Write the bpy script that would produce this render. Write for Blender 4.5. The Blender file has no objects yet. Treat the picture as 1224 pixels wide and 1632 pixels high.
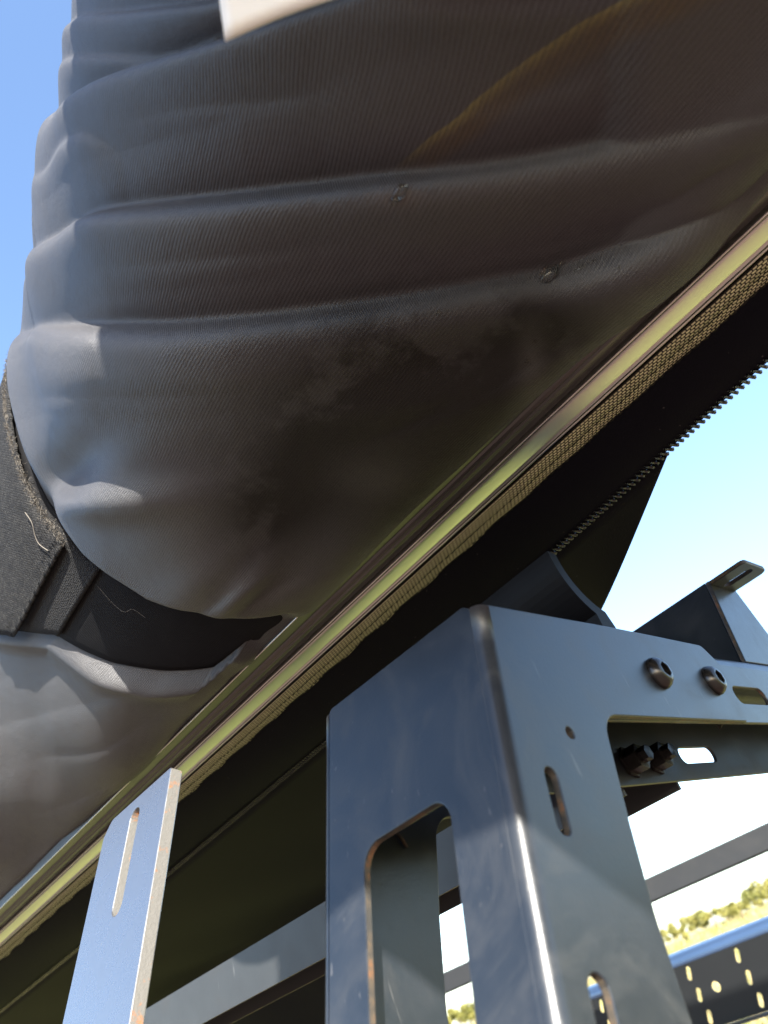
import bpy, bmesh, math, random
import numpy as np
from mathutils import Vector, Matrix

random.seed(7)
RNG = np.random.default_rng(7)
R = math.radians
S = bpy.context.scene
C = S.collection

# ------------------------------------------------------------------ camera, sky, sun, exposure
# world: X = across the truck (inboard), Y = along the truck, Z = up; the phone is held at the origin, 1.75 m above the ground
MC = np.array([[0.71748717, -0.18929449, -0.67035793],
               [-0.62384691, -0.60274838, -0.49750319],
               [-0.30988255, 0.77515288, -0.55055501]])
F = 1233.0
cam = bpy.data.cameras.new('camera')
cam.sensor_fit = 'VERTICAL'; cam.sensor_height = 36.0; cam.sensor_width = 27.0
cam.lens = 36.0 * F / 1632.0
cam.clip_start = 0.01; cam.clip_end = 3000
cam.dof.use_dof = True; cam.dof.focus_distance = 0.42; cam.dof.aperture_fstop = cam.lens / 2.3
co = bpy.data.objects.new('camera', cam); C.objects.link(co)
co.matrix_world = Matrix(MC.tolist()).to_4x4()
S.camera = co

SUN = Vector((-1.0, -1.23, 0.80)).normalized()
elev = math.asin(SUN.z); azim = math.atan2(SUN.x, SUN.y)
wd = bpy.data.worlds.new('World'); S.world = wd; wd.use_nodes = True
nt = wd.node_tree
sky = nt.nodes.new('ShaderNodeTexSky'); sky.sky_type = 'NISHITA'; sky.sun_disc = False
sky.sun_elevation = elev; sky.sun_rotation = azim
sky.air_density = 1.0; sky.dust_density = 1.1; sky.ozone_density = 2.4
nt.links.new(sky.outputs[0], nt.nodes['Background'].inputs[0])
nt.nodes['Background'].inputs[1].default_value = 0.15
sl = bpy.data.lights.new('sun', 'SUN'); sl.energy = 5.0; sl.angle = R(0.5); sl.color = (1.0, 0.95, 0.86)
so = bpy.data.objects.new('sun', sl); C.objects.link(so)
so.rotation_euler = SUN.to_track_quat('Z', 'Y').to_euler(); so.location = (-3, -4, 5)
S.view_settings.view_transform = 'Standard'; S.view_settings.look = 'None'
S.view_settings.exposure = 1.9; S.view_settings.gamma = 1.0; S.view_settings.use_curve_mapping = False
S.cycles.max_bounces = 10; S.cycles.diffuse_bounces = 5; S.cycles.glossy_bounces = 5
GZ = -1.75

def ray(px, py):
    r = np.array([px - 612.0, 816.0 - py, -F]) / F
    return MC @ r
def at_y(px, py, y): v = ray(px, py); return v * (y / v[1])
def at_z(px, py, z): v = ray(px, py); return v * (z / v[2])
def project(P):
    """world points -> photograph pixels (used to lay the fold lines out on the bag)"""
    q = P @ MC
    d = np.maximum(-q[..., 2], 1e-3)
    return 612 + F * q[..., 0] / d, 816 - F * q[..., 1] / d, -q[..., 2]

# ------------------------------------------------------------------ materials
MATS = {}
class NB:
    def __init__(s, name):
        s.m = bpy.data.materials.new(name); s.m.use_nodes = True
        s.t = s.m.node_tree; s.b = s.t.nodes['Principled BSDF']; MATS[name] = s.m
    def n(s, typ, **kw):
        x = s.t.nodes.new(typ)
        for k, v in kw.items():
            if k in x.inputs.keys() if isinstance(k, str) else False: x.inputs[k].default_value = v
            else: setattr(x, k, v)
        return x
    def l(s, a, b): s.t.links.new(a, b)
    def coord(s, which='Object'):
        return s.n('ShaderNodeTexCoord').outputs[which]
    def noise(s, scale, detail=4, rough=0.55, vec=None, which='Object', dist=0.0):
        x = s.n('ShaderNodeTexNoise'); x.inputs['Scale'].default_value = scale
        x.inputs['Detail'].default_value = detail; x.inputs['Roughness'].default_value = rough
        x.inputs['Distortion'].default_value = dist
        s.l(vec if vec else s.coord(which), x.inputs['Vector']); return x.outputs['Fac']
    def ramp(s, fac, stops):
        x = s.n('ShaderNodeValToRGB'); e = x.color_ramp.elements
        while len(e) < len(stops): e.new(0.5)
        for i, (p, c) in enumerate(stops):
            e[i].position = p; e[i].color = (c if len(c) == 4 else (*c, 1)) if not isinstance(c, (int, float)) else (c, c, c, 1)
        s.l(fac, x.inputs[0]); return x.outputs[0]
    def mix(s, fac, a, b, mode='MIX'):
        x = s.n('ShaderNodeMix'); x.data_type = 'RGBA'; x.blend_type = mode
        for sock, v in ((x.inputs[0], fac), (x.inputs[6], a), (x.inputs[7], b)):
            if isinstance(v, (int, float)): sock.default_value = v
            elif isinstance(v, tuple): sock.default_value = (*v, 1) if len(v) == 3 else v
            else: s.l(v, sock)
        return x.outputs[2]
    def math(s, op, a, b=0.0, c=0.0):
        x = s.n('ShaderNodeMath'); x.operation = op
        for i, v in enumerate((a, b, c)):
            if isinstance(v, (int, float)): x.inputs[i].default_value = v
            else: s.l(v, x.inputs[i])
        return x.outputs[0]
    def bump(s, h, strength, dist, normal=None):
        x = s.n('ShaderNodeBump'); x.inputs['Strength'].default_value = strength; x.inputs['Distance'].default_value = dist
        s.l(h, x.inputs['Height'])
        if normal: s.l(normal, x.inputs['Normal'])
        return x.outputs[0]
    def set(s, **kw):
        names = dict(color='Base Color', rough='Roughness', metal='Metallic', spec='Specular IOR Level', normal='Normal', sheen='Sheen Weight', trans='Transmission Weight', ior='IOR', alpha='Alpha', coat='Coat Weight')
        for k, v in kw.items():
            sock = s.b.inputs[names[k]]
            if isinstance(v, (int, float)): sock.default_value = v
            elif isinstance(v, tuple): sock.default_value = (*v, 1)
            else: s.l(v, sock)
        return s.m

def m_fabric():
    s = NB('coated_fabric')
    big = s.noise(9, 5); mid = s.noise(60, 5, 0.65); 
    col = s.mix(big, (0.034, 0.033, 0.037), (0.058, 0.056, 0.059))
    dust = s.ramp(mid, [(0.45, 0.0), (0.75, 0.35)])
    col = s.mix(dust, col, (0.060, 0.055, 0.054))
    at = s.n('ShaderNodeVertexColor'); at.layer_name = 'stain'
    sep = s.n('ShaderNodeSeparateColor'); s.l(at.outputs[0], sep.inputs[0])
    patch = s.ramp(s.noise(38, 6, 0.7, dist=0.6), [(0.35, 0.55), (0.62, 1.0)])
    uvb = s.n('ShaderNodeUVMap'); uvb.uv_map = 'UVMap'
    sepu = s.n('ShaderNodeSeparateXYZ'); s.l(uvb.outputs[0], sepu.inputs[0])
    ln = [s.n('ShaderNodeValue') for _ in range(6)]           # painted sun-reflection band on the cloth: p0 (u, v), normal (u, v), end stop, width
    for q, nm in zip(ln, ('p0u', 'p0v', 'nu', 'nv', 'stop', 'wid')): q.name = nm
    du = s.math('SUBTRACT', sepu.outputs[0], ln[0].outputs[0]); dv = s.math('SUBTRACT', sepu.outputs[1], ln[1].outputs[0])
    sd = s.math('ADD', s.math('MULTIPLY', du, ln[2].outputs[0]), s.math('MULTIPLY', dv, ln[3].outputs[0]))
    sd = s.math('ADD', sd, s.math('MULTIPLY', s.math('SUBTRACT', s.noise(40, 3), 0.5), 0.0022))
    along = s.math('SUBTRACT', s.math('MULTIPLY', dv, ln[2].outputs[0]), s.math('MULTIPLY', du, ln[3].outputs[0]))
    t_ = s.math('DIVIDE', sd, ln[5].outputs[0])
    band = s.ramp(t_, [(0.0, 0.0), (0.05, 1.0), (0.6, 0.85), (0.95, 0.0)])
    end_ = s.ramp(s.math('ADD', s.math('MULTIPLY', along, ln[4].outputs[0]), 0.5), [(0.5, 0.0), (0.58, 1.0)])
    mud_glint = s.math('MULTIPLY', s.math('MULTIPLY', band, end_), patch)
    col = s.mix(mud_glint, col, s.ramp(t_, [(0.0, (0.20, 0.17, 0.05)), (0.16, (0.13, 0.10, 0.03)), (0.34, (0.070, 0.046, 0.020))]))  # sunlight thrown back by metal, painted into the cloth colour
    col = s.mix(s.math('MULTIPLY', sep.outputs[0], 0.8), col, (0.10, 0.07, 0.05))
    wet = s.math('MULTIPLY', s.ramp(sep.outputs[1], [(0.12, 0.0), (0.75, 1.0)]), s.ramp(s.noise(17, 7, 0.68, dist=0.15), [(0.52, 1.0), (0.60, 0.55)]))
    col = s.mix(wet, col, (0.014, 0.0115, 0.0105))
    col = s.mix(sep.outputs[2], col, (0.16, 0.155, 0.14))
    # knit weave: fine ribs along the cloth
    uv = s.coord('UV')
    w1 = s.n('ShaderNodeTexWave'); w1.inputs['Scale'].default_value = 430; w1.bands_direction = 'X'; w1.inputs['Distortion'].default_value = 0.6; w1.inputs['Detail'].default_value = 1
    w2 = s.n('ShaderNodeTexWave'); w2.inputs['Scale'].default_value = 290; w2.bands_direction = 'Y'; w2.inputs['Distortion'].default_value = 0.6
    s.l(uv, w1.inputs[0]); s.l(uv, w2.inputs[0])
    weave = s.math('ADD', w1.outputs['Fac'], s.math('MULTIPLY', w2.outputs['Fac'], 0.6))
    weave = s.math('ADD', weave, s.math('MULTIPLY', s.noise(900, 2), 1.2))
    nb = s.bump(weave, 0.8, 0.00020)
    col = s.mix(s.math('MULTIPLY', s.math('SUBTRACT', 1.75, weave), 0.62), col, (0.010, 0.010, 0.011))
    nb = s.bump(s.noise(120, 4, 0.6), 0.35, 0.0012, nb)
    rough = s.math('ADD', s.math('MULTIPLY', mid, 0.16), 0.42)
    s.set(color=col, rough=rough, spec=s.math('SUBTRACT', 0.72, s.math('MULTIPLY', wet, 0.5)), normal=nb, sheen=0.05)
    s.b.inputs['Sheen Roughness'].default_value = 0.4
def m_powder(name='black_powder_coat', base=(0.012, 0.015, 0.020), rough=0.29):
    s = NB(name)
    n1 = s.noise(55, 5, 0.6); sp = s.noise(700, 3, 0.7); sp2 = s.noise(240, 5, 0.75)
    col = s.mix(s.ramp(n1, [(0.4, 0.0), (0.75, 0.4)]), base, (0.030, 0.032, 0.036))
    col = s.mix(s.ramp(sp2, [(0.66, 0.0), (0.72, 0.5)]), col, (0.11, 0.105, 0.10))
    mp = s.n('ShaderNodeMapping'); mp.inputs['Scale'].default_value = (1.0, 1.0, 0.10); mp.inputs['Rotation'].default_value = (0.3, 0.25, 0); s.l(s.coord(), mp.inputs[0])
    scr = s.ramp(s.noise(420, 2, 0.5, vec=mp.outputs[0]), [(0.70, 0.0), (0.735, 0.35)])
    scr = s.math('MULTIPLY', scr, s.ramp(s.noise(22, 3), [(0.50, 0.0), (0.60, 1.0)]))
    col = s.mix(scr, col, (0.16, 0.155, 0.15))
    smear = s.ramp(s.noise(16, 6, 0.7, dist=1.5), [(0.50, 0.0), (0.74, 0.45)])
    col = s.mix(smear, col, (0.055, 0.054, 0.052))
    r = s.math('ADD', s.math('MULTIPLY', n1, 0.16), s.math('ADD', s.math('MULTIPLY', smear, 0.25), rough - 0.06))
    r = s.math('ADD', r, s.ramp(sp2, [(0.62, 0.0), (0.7, 0.15)]))
    s.set(color=col, rough=r, spec=0.52, coat=0.0, normal=s.bump(sp, 0.12, 0.0004)); s.b.inputs['Coat Roughness'].default_value = 0.22
def m_edge():
    s = NB('cut_steel_edge')
    n = s.noise(130, 5, 0.7)
    col = s.ramp(n, [(0.40, (0.045, 0.043, 0.040)), (0.56, (0.09, 0.07, 0.05)), (0.70, (0.20, 0.09, 0.04))])
    s.set(color=col, rough=0.6, metal=0.25, normal=s.bump(s.noise(500), 0.4, 0.0005))
def m_bar():
    s = NB('satin_painted_steel')
    n = s.noise(70, 5, 0.65)
    chip = s.ramp(s.noise(150, 4, 0.7), [(0.69, 0.0), (0.72, 1.0)])
    col = s.mix(chip, (0.27, 0.28, 0.30), (0.36, 0.34, 0.30))
    s.set(color=col, rough=s.math('ADD', s.math('MULTIPLY', n, 0.2), 0.18), spec=0.7, metal=0.85, normal=s.bump(s.noise(600), 0.1, 0.0003))
def m_baredge():
    s = NB('bare_bar_edge')
    rust = s.ramp(s.noise(75, 5, 0.7), [(0.57, 0.0), (0.68, 1.0)])
    col = s.mix(rust, (0.16, 0.155, 0.145), (0.32, 0.14, 0.055))
    s.set(color=col, rough=0.55, metal=0.3, normal=s.bump(s.noise(400, 4, 0.7), 0.5, 0.0006))
def m_alu():
    s = NB('aluminium_extrusion')
    mp = s.n('ShaderNodeMapping'); mp.inputs['Scale'].default_value = (1, 0.004, 1); s.l(s.coord(), mp.inputs[0])
    st = s.noise(1400, 3, vec=mp.outputs[0])
    s.set(color=s.mix(s.noise(30), (0.76, 0.76, 0.72), (0.68, 0.68, 0.64)), metal=1.0, rough=s.math('ADD', s.math('MULTIPLY', st, 0.12), 0.27))
def m_darkalu():
    s = NB('dark_rail_metal')  # darker metal tone than the bead
    s.set(color=s.mix(s.noise(25, 5), (0.10, 0.10, 0.098), (0.16, 0.155, 0.15)), metal=0.85, rough=0.38)
def m_web():
    s = NB('woven_webbing')
    uv = s.coord('UV')
    # metre-scaled UV: x along, y across. plain weave = shifted bricks
    br = s.n('ShaderNodeTexBrick'); br.offset = 0.5
    br.inputs['Scale'].default_value = 1.0
    br.inputs['Brick Width'].default_value = 0.0027; br.inputs['Row Height'].default_value = 0.0018
    br.inputs['Mortar Size'].default_value = 0.00048; br.inputs['Mortar Smooth'].default_value = 0.6
    br.inputs['Color1'].default_value = (0.88, 0.86, 0.54, 1); br.inputs['Color2'].default_value = (0.72, 0.70, 0.42, 1); br.inputs['Mortar'].default_value = (0.025, 0.022, 0.015, 1)
    s.l(uv, br.inputs[0])
    inv = s.math('SUBTRACT', 1.0, br.outputs['Fac'])
    s.set(color=br.outputs[0], rough=0.6, spec=0.4, normal=s.bump(inv, 0.9, 0.0006))
def m_tape():
    s = NB('black_zipper_tape')
    speck = s.ramp(s.noise(420, 2, 0.5), [(0.74, 0.0), (0.78, 0.7)])
    s.set(color=s.mix(speck, (0.0075, 0.008, 0.012), (0.12, 0.115, 0.11)), rough=0.7, spec=0.07, normal=s.bump(s.noise(800, 3), 0.4, 0.0004))
def m_tooth():
    s = NB('black_zipper_plastic'); s.set(color=(0.016, 0.017, 0.02), rough=0.22, spec=0.6)
def m_strap():
    s = NB('black_strap_webbing')
    uv = s.coord('UV')
    w = s.n('ShaderNodeTexWave'); w.inputs['Scale'].default_value = 300; w.bands_direction = 'Y'; s.l(uv, w.inputs[0])
    s.set(color=s.mix(s.noise(70, 5), (0.007, 0.007, 0.008), (0.014, 0.014, 0.015)), rough=0.8, spec=0.12, normal=s.bump(s.math('ADD', w.outputs['Fac'], s.noise(500)), 0.35, 0.0004))
def m_velcro(name, c1, c2, sc):
    s = NB(name)
    uv = s.coord('UV')
    v = s.n('ShaderNodeTexVoronoi'); v.inputs['Scale'].default_value = sc; v.inputs['Randomness'].default_value = 0.45; s.l(uv, v.inputs['Vector'])
    h = s.math('SUBTRACT', 1.0, v.outputs['Distance'])
    s.set(color=s.mix(s.math('MINIMUM', s.math('MULTIPLY', v.outputs['Distance'], 2.0), 1.0), c2, c1), rough=0.85, spec=0.15, sheen=0.03, normal=s.bump(s.math('ADD', h, s.noise(900)), 0.9, 0.0009))
def m_plain(name, col, rough=0.5, metal=0.0, spec=0.5, nscale=200, bump=0.15, vary=0.25):
    s = NB(name)
    c2 = tuple(min(1, x * (1 + vary)) for x in col); c1 = tuple(x * (1 - vary) for x in col)
    s.set(color=s.mix(s.noise(nscale * 0.2, 5), c1, c2), rough=rough, metal=metal, spec=spec, normal=s.bump(s.noise(nscale, 4), bump, 0.0006))
def m_drop():
    s = NB('water'); s.set(color=(0.95, 0.93, 0.86), rough=0.03, trans=1.0, ior=1.33)
def m_leaf(name, c1, c2):
    s = NB(name)
    i = s.n('ShaderNodeTexNoise'); i.inputs['Scale'].default_value = 0.5; i.inputs['Detail'].default_value = 6
    s.l(s.coord(), i.inputs[0])
    s.set(color=s.ramp(i.outputs['Fac'], [(0.3, c1), (0.7, c2)]), rough=0.6, spec=0.3)
    s.b.inputs['Subsurface Weight'].default_value = 0.0
def m_ground():
    s = NB('dry_ground')
    co_ = s.coord()
    sx = s.n('ShaderNodeSeparateXYZ'); s.l(co_, sx.inputs[0])
    n1 = s.noise(0.6, 6, 0.6); n2 = s.noise(7, 6, 0.65); n3 = s.noise(0.09, 5)
    grass = s.ramp(n2, [(0.3, (0.19, 0.21, 0.04)), (0.5, (0.28, 0.28, 0.065)), (0.75, (0.36, 0.34, 0.12))])
    dirt = s.ramp(n2, [(0.3, (0.085, 0.055, 0.042)), (0.7, (0.16, 0.108, 0.085))])
    # a bare dirt patch round the truck's rear, ragged into grass beyond
    dx = s.math('SUBTRACT', sx.outputs[0], 0.2); dy = s.math('ADD', sx.outputs[1], 4.2)
    d2 = s.math('SQRT', s.math('ADD', s.math('MULTIPLY', dx, dx), s.math('MULTIPLY', dy, dy)))
    fac = s.math('ADD', d2, s.math('MULTIPLY', n1, 3.0))
    msk = s.ramp(s.math('MULTIPLY', fac, 0.1), [(0.52, 0.0), (0.66, 1.0)])
    side_ = s.ramp(s.math('ADD', s.math('MULTIPLY', sx.outputs[0], 0.1), s.math('MULTIPLY', n1, 0.12)), [(0.08, 0.0), (0.17, 1.0)])
    msk = s.math('MULTIPLY', msk, side_)
    far = s.ramp(n3, [(0.45, 0.0), (0.62, 0.55)])
    col = s.mix(msk, dirt, s.mix(far, grass, (0.36, 0.27, 0.16)))
    s.set(color=col, rough=0.95, spec=0.1, normal=s.bump(n2, 0.8, 0.05))

m_fabric(); m_powder(); m_edge(); m_bar(); m_baredge(); m_alu(); m_darkalu(); m_web(); m_tape(); m_tooth(); m_strap(); m_drop(); m_ground()
def m_loop():
    s = NB('grey_velcro_loop')
    uv = s.coord('UV')
    mp = s.n('ShaderNodeMapping'); mp.inputs['Rotation'].default_value = (0, 0, 0.12); s.l(uv, mp.inputs[0])
    br = s.n('ShaderNodeTexBrick'); br.inputs['Scale'].default_value = 1.0
    br.inputs['Brick Width'].default_value = 0.0019; br.inputs['Row Height'].default_value = 0.0012; br.inputs['Mortar Size'].default_value = 0.0003; br.inputs['Mortar Smooth'].default_value = 0.8
    br.inputs['Color1'].default_value = (0.075, 0.073, 0.070, 1); br.inputs['Color2'].default_value = (0.040, 0.039, 0.038, 1); br.inputs['Mortar'].default_value = (0.006, 0.006, 0.006, 1)
    s.l(mp.outputs[0], br.inputs[0])
    fz = s.noise(700, 4, 0.7); inv = s.math('SUBTRACT', 1.0, br.outputs['Fac'])
    col = s.mix(s.ramp(s.noise(160, 5, 0.7), [(0.42, 0.0), (0.62, 0.75)]), br.outputs[0], (0.020, 0.020, 0.021))
    col = s.mix(s.ramp(fz, [(0.6, 0.0), (0.7, 0.6)]), col, (0.17, 0.16, 0.15))
    s.set(color=col, rough=0.85, spec=0.2, normal=s.bump(s.math('ADD', inv, fz), 1.0, 0.0010))
m_loop()
m_velcro('black_velcro_hook', (0.014, 0.014, 0.015), (0.030, 0.030, 0.030), 800)
m_powder('rack_rail_coat', (0.035, 0.037, 0.039), 0.42)
m_plain('bright_ridge', (0.74, 0.74, 0.70), 0.18, 1.0, 0.5, 100, 0.02, 0.05)
m_plain('gloss_cap', (0.045, 0.08, 0.15), 0.3, 0.0, 1.0, 60)
m_plain('far_rail_shade', (0.010, 0.011, 0.012), 0.5, 0, 0.4, 60)  # near-black puts the far slotted rail's shade into its colour
m_plain('black_oxide_bolt', (0.045, 0.042, 0.040), 0.24, 0.75, 0.6, 300, 0.06)
m_plain('black_rubber', (0.006, 0.006, 0.007), 0.5, 0, 0.10, 300, 0.12)
m_plain('white_tag', (0.82, 0.81, 0.77), 0.55, 0, 0.4, 300, 0.1, 0.04)
m_plain('stitch_thread', (0.012, 0.011, 0.010), 0.7, 0, 0.2)
m_plain('pale_thread', (0.16, 0.145, 0.125), 0.8, 0, 0.2)
m_plain('tray_deck', (0.105, 0.058, 0.044), 0.7, 0, 0.3, 60, 0.3)
m_plain('bark', (0.09, 0.07, 0.05), 0.9)
m_leaf('olive_foliage', (0.11, 0.115, 0.025), (0.24, 0.215, 0.06))
m_leaf('dry_grass_blades', (0.26, 0.20, 0.10), (0.36, 0.30, 0.15))

# ------------------------------------------------------------------ object helpers
def tag(o, label=None, cat=None, group=None, kind=None):
    for k, v in (('label', label), ('category', cat), ('group', group), ('kind', kind)):
        if v: o[k] = v
    return o
def empty(name, loc=(0, 0, 0)):
    o = bpy.data.objects.new(name, None); o.empty_display_size = 0.05; o.location = loc; C.objects.link(o); return o
def par(o, p):
    if p is not None:
        o.parent = p
        # parents are only ever translated: children keep world coordinates
        o.matrix_parent_inverse = Matrix.Translation(-Vector(world_loc(p)))
    return o
def world_loc(o):
    return Vector(o.get('_w', (0, 0, 0))) if False else (Matrix(o.matrix_parent_inverse) @ Vector((0, 0, 0)) * 0 + o.location if o.parent is None else o.location)
def mesh_obj(name, V, Fc, mats, parent=None, smooth=True, uv=None, mi=None):
    me = bpy.data.meshes.new(name)
    V = np.asarray(V, dtype=np.float32)
    if isinstance(Fc, np.ndarray):
        n, k = Fc.shape
        me.vertices.add(len(V)); me.vertices.foreach_set('co', V.ravel())
        me.loops.add(n * k); me.loops.foreach_set('vertex_index', Fc.astype(np.int32).ravel())
        me.polygons.add(n); me.polygons.foreach_set('loop_start', np.arange(0, n * k, k, dtype=np.int32))
        me.update(calc_edges=True)
    else:
        me.from_pydata([tuple(v) for v in V], [], Fc); me.update()
    me.polygons.foreach_set('use_smooth', [smooth] * len(me.polygons))
    for m in (mats if isinstance(mats, (list, tuple)) else [mats]): me.materials.append(MATS[m])
    if mi is not None: me.polygons.foreach_set('material_index', np.asarray(mi, dtype=np.int32))
    if uv is not None:
        l = me.uv_layers.new(name='UVMap'); idx = np.zeros(len(me.loops), dtype=np.int32); me.loops.foreach_get('vertex_index', idx)
        l.data.foreach_set('uv', np.asarray(uv, dtype=np.float32)[idx].ravel())
    me.update()
    o = bpy.data.objects.new(name, me); C.objects.link(o)
    return par(o, parent)
def grid_faces(nu, nv, closed_u=False):
    iu = np.arange(nu if closed_u else nu - 1); iv = np.arange(nv - 1)
    a, b = np.meshgrid(iu, iv, indexing='ij'); a2 = (a + 1) % nu
    return np.stack([a * nv + b, a2 * nv + b, a2 * nv + b + 1, a * nv + b + 1], -1).reshape(-1, 4)
def sweep(name, prof, ys, mats, parent=None, fn=None, closed=True, smooth=False, uv=False, caps=True, mi=None):
    """sweep an XZ profile along Y. fn(prof_array, y) may move it."""
    prof = np.asarray(prof, float); nu, nv = len(prof), len(ys)
    P = np.zeros((nu, nv, 3))
    for j, y in enumerate(ys):
        q = fn(prof, y) if fn else prof
        P[:, j, 0] = q[:, 0]; P[:, j, 1] = y; P[:, j, 2] = q[:, 1]
    Fc = grid_faces(nu, nv, closed)[:, ::-1]
    faces = [tuple(f) for f in Fc.tolist()]
    if caps and closed:
        faces.append(tuple(i * nv for i in range(nu))); faces.append(tuple(i * nv + nv - 1 for i in reversed(range(nu))))
    UV = None
    if uv:
        L = np.concatenate([[0], np.cumsum(np.hypot(*np.diff(prof, axis=0).T))])
        UV = np.stack([np.broadcast_to(np.asarray(ys)[None, :], (nu, nv)), np.broadcast_to(L[:, None], (nu, nv))], -1).reshape(-1, 2)
    return mesh_obj(name, P.reshape(-1, 3), faces, mats, parent, smooth, UV, mi)
def arc_round(pts, n=6):
    """pts: (x, y, r) closed polygon with rounded corners"""
    out = []
    m = len(pts)
    for i in range(m):
        p0, p1, p2 = (np.array(pts[k % m][:2], float) for k in (i - 1, i, i + 1)); r = pts[i][2]
        if r <= 0: out.append(p1); continue
        a = p0 - p1; b = p2 - p1; la, lb = np.linalg.norm(a), np.linalg.norm(b); a /= la; b /= lb
        ang = math.acos(np.clip(a @ b, -1, 1)); t = min(r / math.tan(ang / 2), la * 0.49, lb * 0.49); r = t * math.tan(ang / 2)
        c = p1 + (a + b) / np.linalg.norm(a + b) * (r / math.sin(ang / 2))
        s_, e_ = p1 + a * t - c, p1 + b * t - c
        for k in range(n + 1):
            v = s_ * (1 - k / n) + e_ * (k / n); out.append(c + v / np.linalg.norm(v) * r)
    return out
def capsule(p, q, r, n=7):
    p = np.array(p, float); q = np.array(q, float); d = (q - p) / np.linalg.norm(q - p); a0 = math.atan2(d[1], d[0])
    return [p + r * np.array([math.cos(a0 + math.pi / 2 + math.pi * k / n), math.sin(a0 + math.pi / 2 + math.pi * k / n)]) for k in range(n + 1)] + \
           [q + r * np.array([math.cos(a0 - math.pi / 2 + math.pi * k / n), math.sin(a0 - math.pi / 2 + math.pi * k / n)]) for k in range(n + 1)]
def plate(name, outline, holes, origin, U, Vv, thick, mats, parent=None, bevel=0.0005):
    """sheet-metal plate cut from a 2-D outline with holes; its front face passes through origin, front normal = U x V"""
    cu = bpy.data.curves.new(name, 'CURVE'); cu.dimensions = '2D'; cu.fill_mode = 'BOTH'
    cu.extrude = thick / 2 - bevel; cu.bevel_depth = bevel; cu.bevel_resolution = 1; cu.offset = -bevel
    for lp in [outline] + holes:
        sp = cu.splines.new('POLY'); sp.points.add(len(lp) - 1)
        for k, p in enumerate(lp): sp.points[k].co = (p[0], p[1], 0, 1)
        sp.use_cyclic_u = True
    tmp = bpy.data.objects.new('tmp', cu); C.objects.link(tmp)
    dg = bpy.context.evaluated_depsgraph_get()
    me = bpy.data.meshes.new_from_object(tmp.evaluated_get(dg))
    bpy.data.objects.remove(tmp); bpy.data.curves.remove(cu)
    U = Vector(U).normalized(); Vv = Vector(Vv).normalized(); N = U.cross(Vv).normalized()
    M = Matrix((U, Vv, N)).transposed().to_4x4(); M.translation = Vector(origin) - N * (thick / 2)
    me.transform(M); me.name = name
    me.materials.clear()
    for m in mats: me.materials.append(MATS[m])
    for p in me.polygons:
        p.material_index = 1 if (len(mats) > 1 and abs(p.normal.dot(N)) < 0.35) else 0
        p.use_smooth = False
    o = bpy.data.objects.new(name, me); C.objects.link(o)
    return par(o, parent)
def lathe(name, prof, origin, axis, mats, parent=None, n=24, smooth=True, squash=None):
    ax = Vector(axis).normalized(); u = ax.orthogonal().normalized(); v = ax.cross(u)
    V = []; nv = len(prof)
    for k in range(n):
        a = 2 * math.pi * k / n
        for (r, h) in prof: V.append(Vector(origin) + ax * h + (u * math.cos(a) + v * math.sin(a)) * r)
    Fc = grid_faces(n, nv, True)
    return mesh_obj(name, [tuple(p) for p in V], [tuple(f) for f in Fc.tolist()], mats, parent, smooth)
def tube(name, pts, r, mats, parent=None, n=6):
    pts = [Vector(p) for p in pts]; V = []; nv = len(pts)
    for k in range(n):
        for i, p in enumerate(pts):
            d = (pts[min(i + 1, nv - 1)] - pts[max(i - 1, 0)]).normalized(); u = d.orthogonal().normalized(); w = d.cross(u)
            a = 2 * math.pi * k / n; V.append(p + (u * math.cos(a) + w * math.sin(a)) * r)
    return mesh_obj(name, [tuple(p) for p in V], [tuple(f) for f in grid_faces(n, nv, True).tolist()], mats, parent, True)
def catmull(P, n, closed=True):
    P = np.asarray(P, float); m = len(P); out = []
    for i in range(m if closed else m - 1):
        g = lambda k: P[k % m] if closed else P[min(max(k, 0), m - 1)]
        p0, p1, p2, p3 = g(i - 1), g(i), g(i + 1), g(i + 2)
        for t in np.linspace(0, 1, n, endpoint=False):
            out.append(0.5 * ((2 * p1) + (-p0 + p2) * t + (2 * p0 - 5 * p1 + 4 * p2 - p3) * t * t + (-p0 + 3 * p1 - 3 * p2 + p3) * t ** 3))
    if not closed: out.append(P[-1])
    return np.array(out)
def sstep(x, a, b):
    t = np.clip((x - a) / (b - a), 0, 1); return t * t * (3 - 2 * t)

# ------------------------------------------------------------------ setting: ground, field, tree line
def rand_blades(n, xyz, hmin, hmax, wid):
    """n upright triangles rooted at xyz"""
    a = RNG.uniform(0, 2 * np.pi, n); h = RNG.uniform(hmin, hmax, n); le = RNG.normal(0, 0.25, (n, 2)) * h[:, None]
    d = np.stack([np.cos(a), np.sin(a), np.zeros(n)], -1) * wid
    T = xyz + np.concatenate([le, h[:, None]], 1)
    V = np.stack([xyz - d, xyz + d, T], 1).reshape(-1, 3)
    return V, np.arange(3 * n).reshape(n, 3)
nr, na = 60, 96
rad = np.concatenate([[0.0], np.geomspace(0.6, 1500, nr - 1)])
ang = np.linspace(0, 2 * np.pi, na, endpoint=False)
A, Rr = np.meshgrid(ang, rad, indexing='ij')
gz = GZ + 0.05 * np.sin(A * 5 + Rr) * sstep(Rr, 4, 30) + 2.2 * sstep(Rr, 35, 105) * (1 + 0.12 * np.sin(A * 7))
Vg = np.stack([Rr * np.cos(A), Rr * np.sin(A), gz], -1).reshape(-1, 3)
g = mesh_obj('ground', Vg, grid_faces(na, nr, True)[:, ::-1], 'dry_ground')
tag(g, 'dry ground of red dirt and yellow green grass', 'ground', kind='structure')

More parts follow.
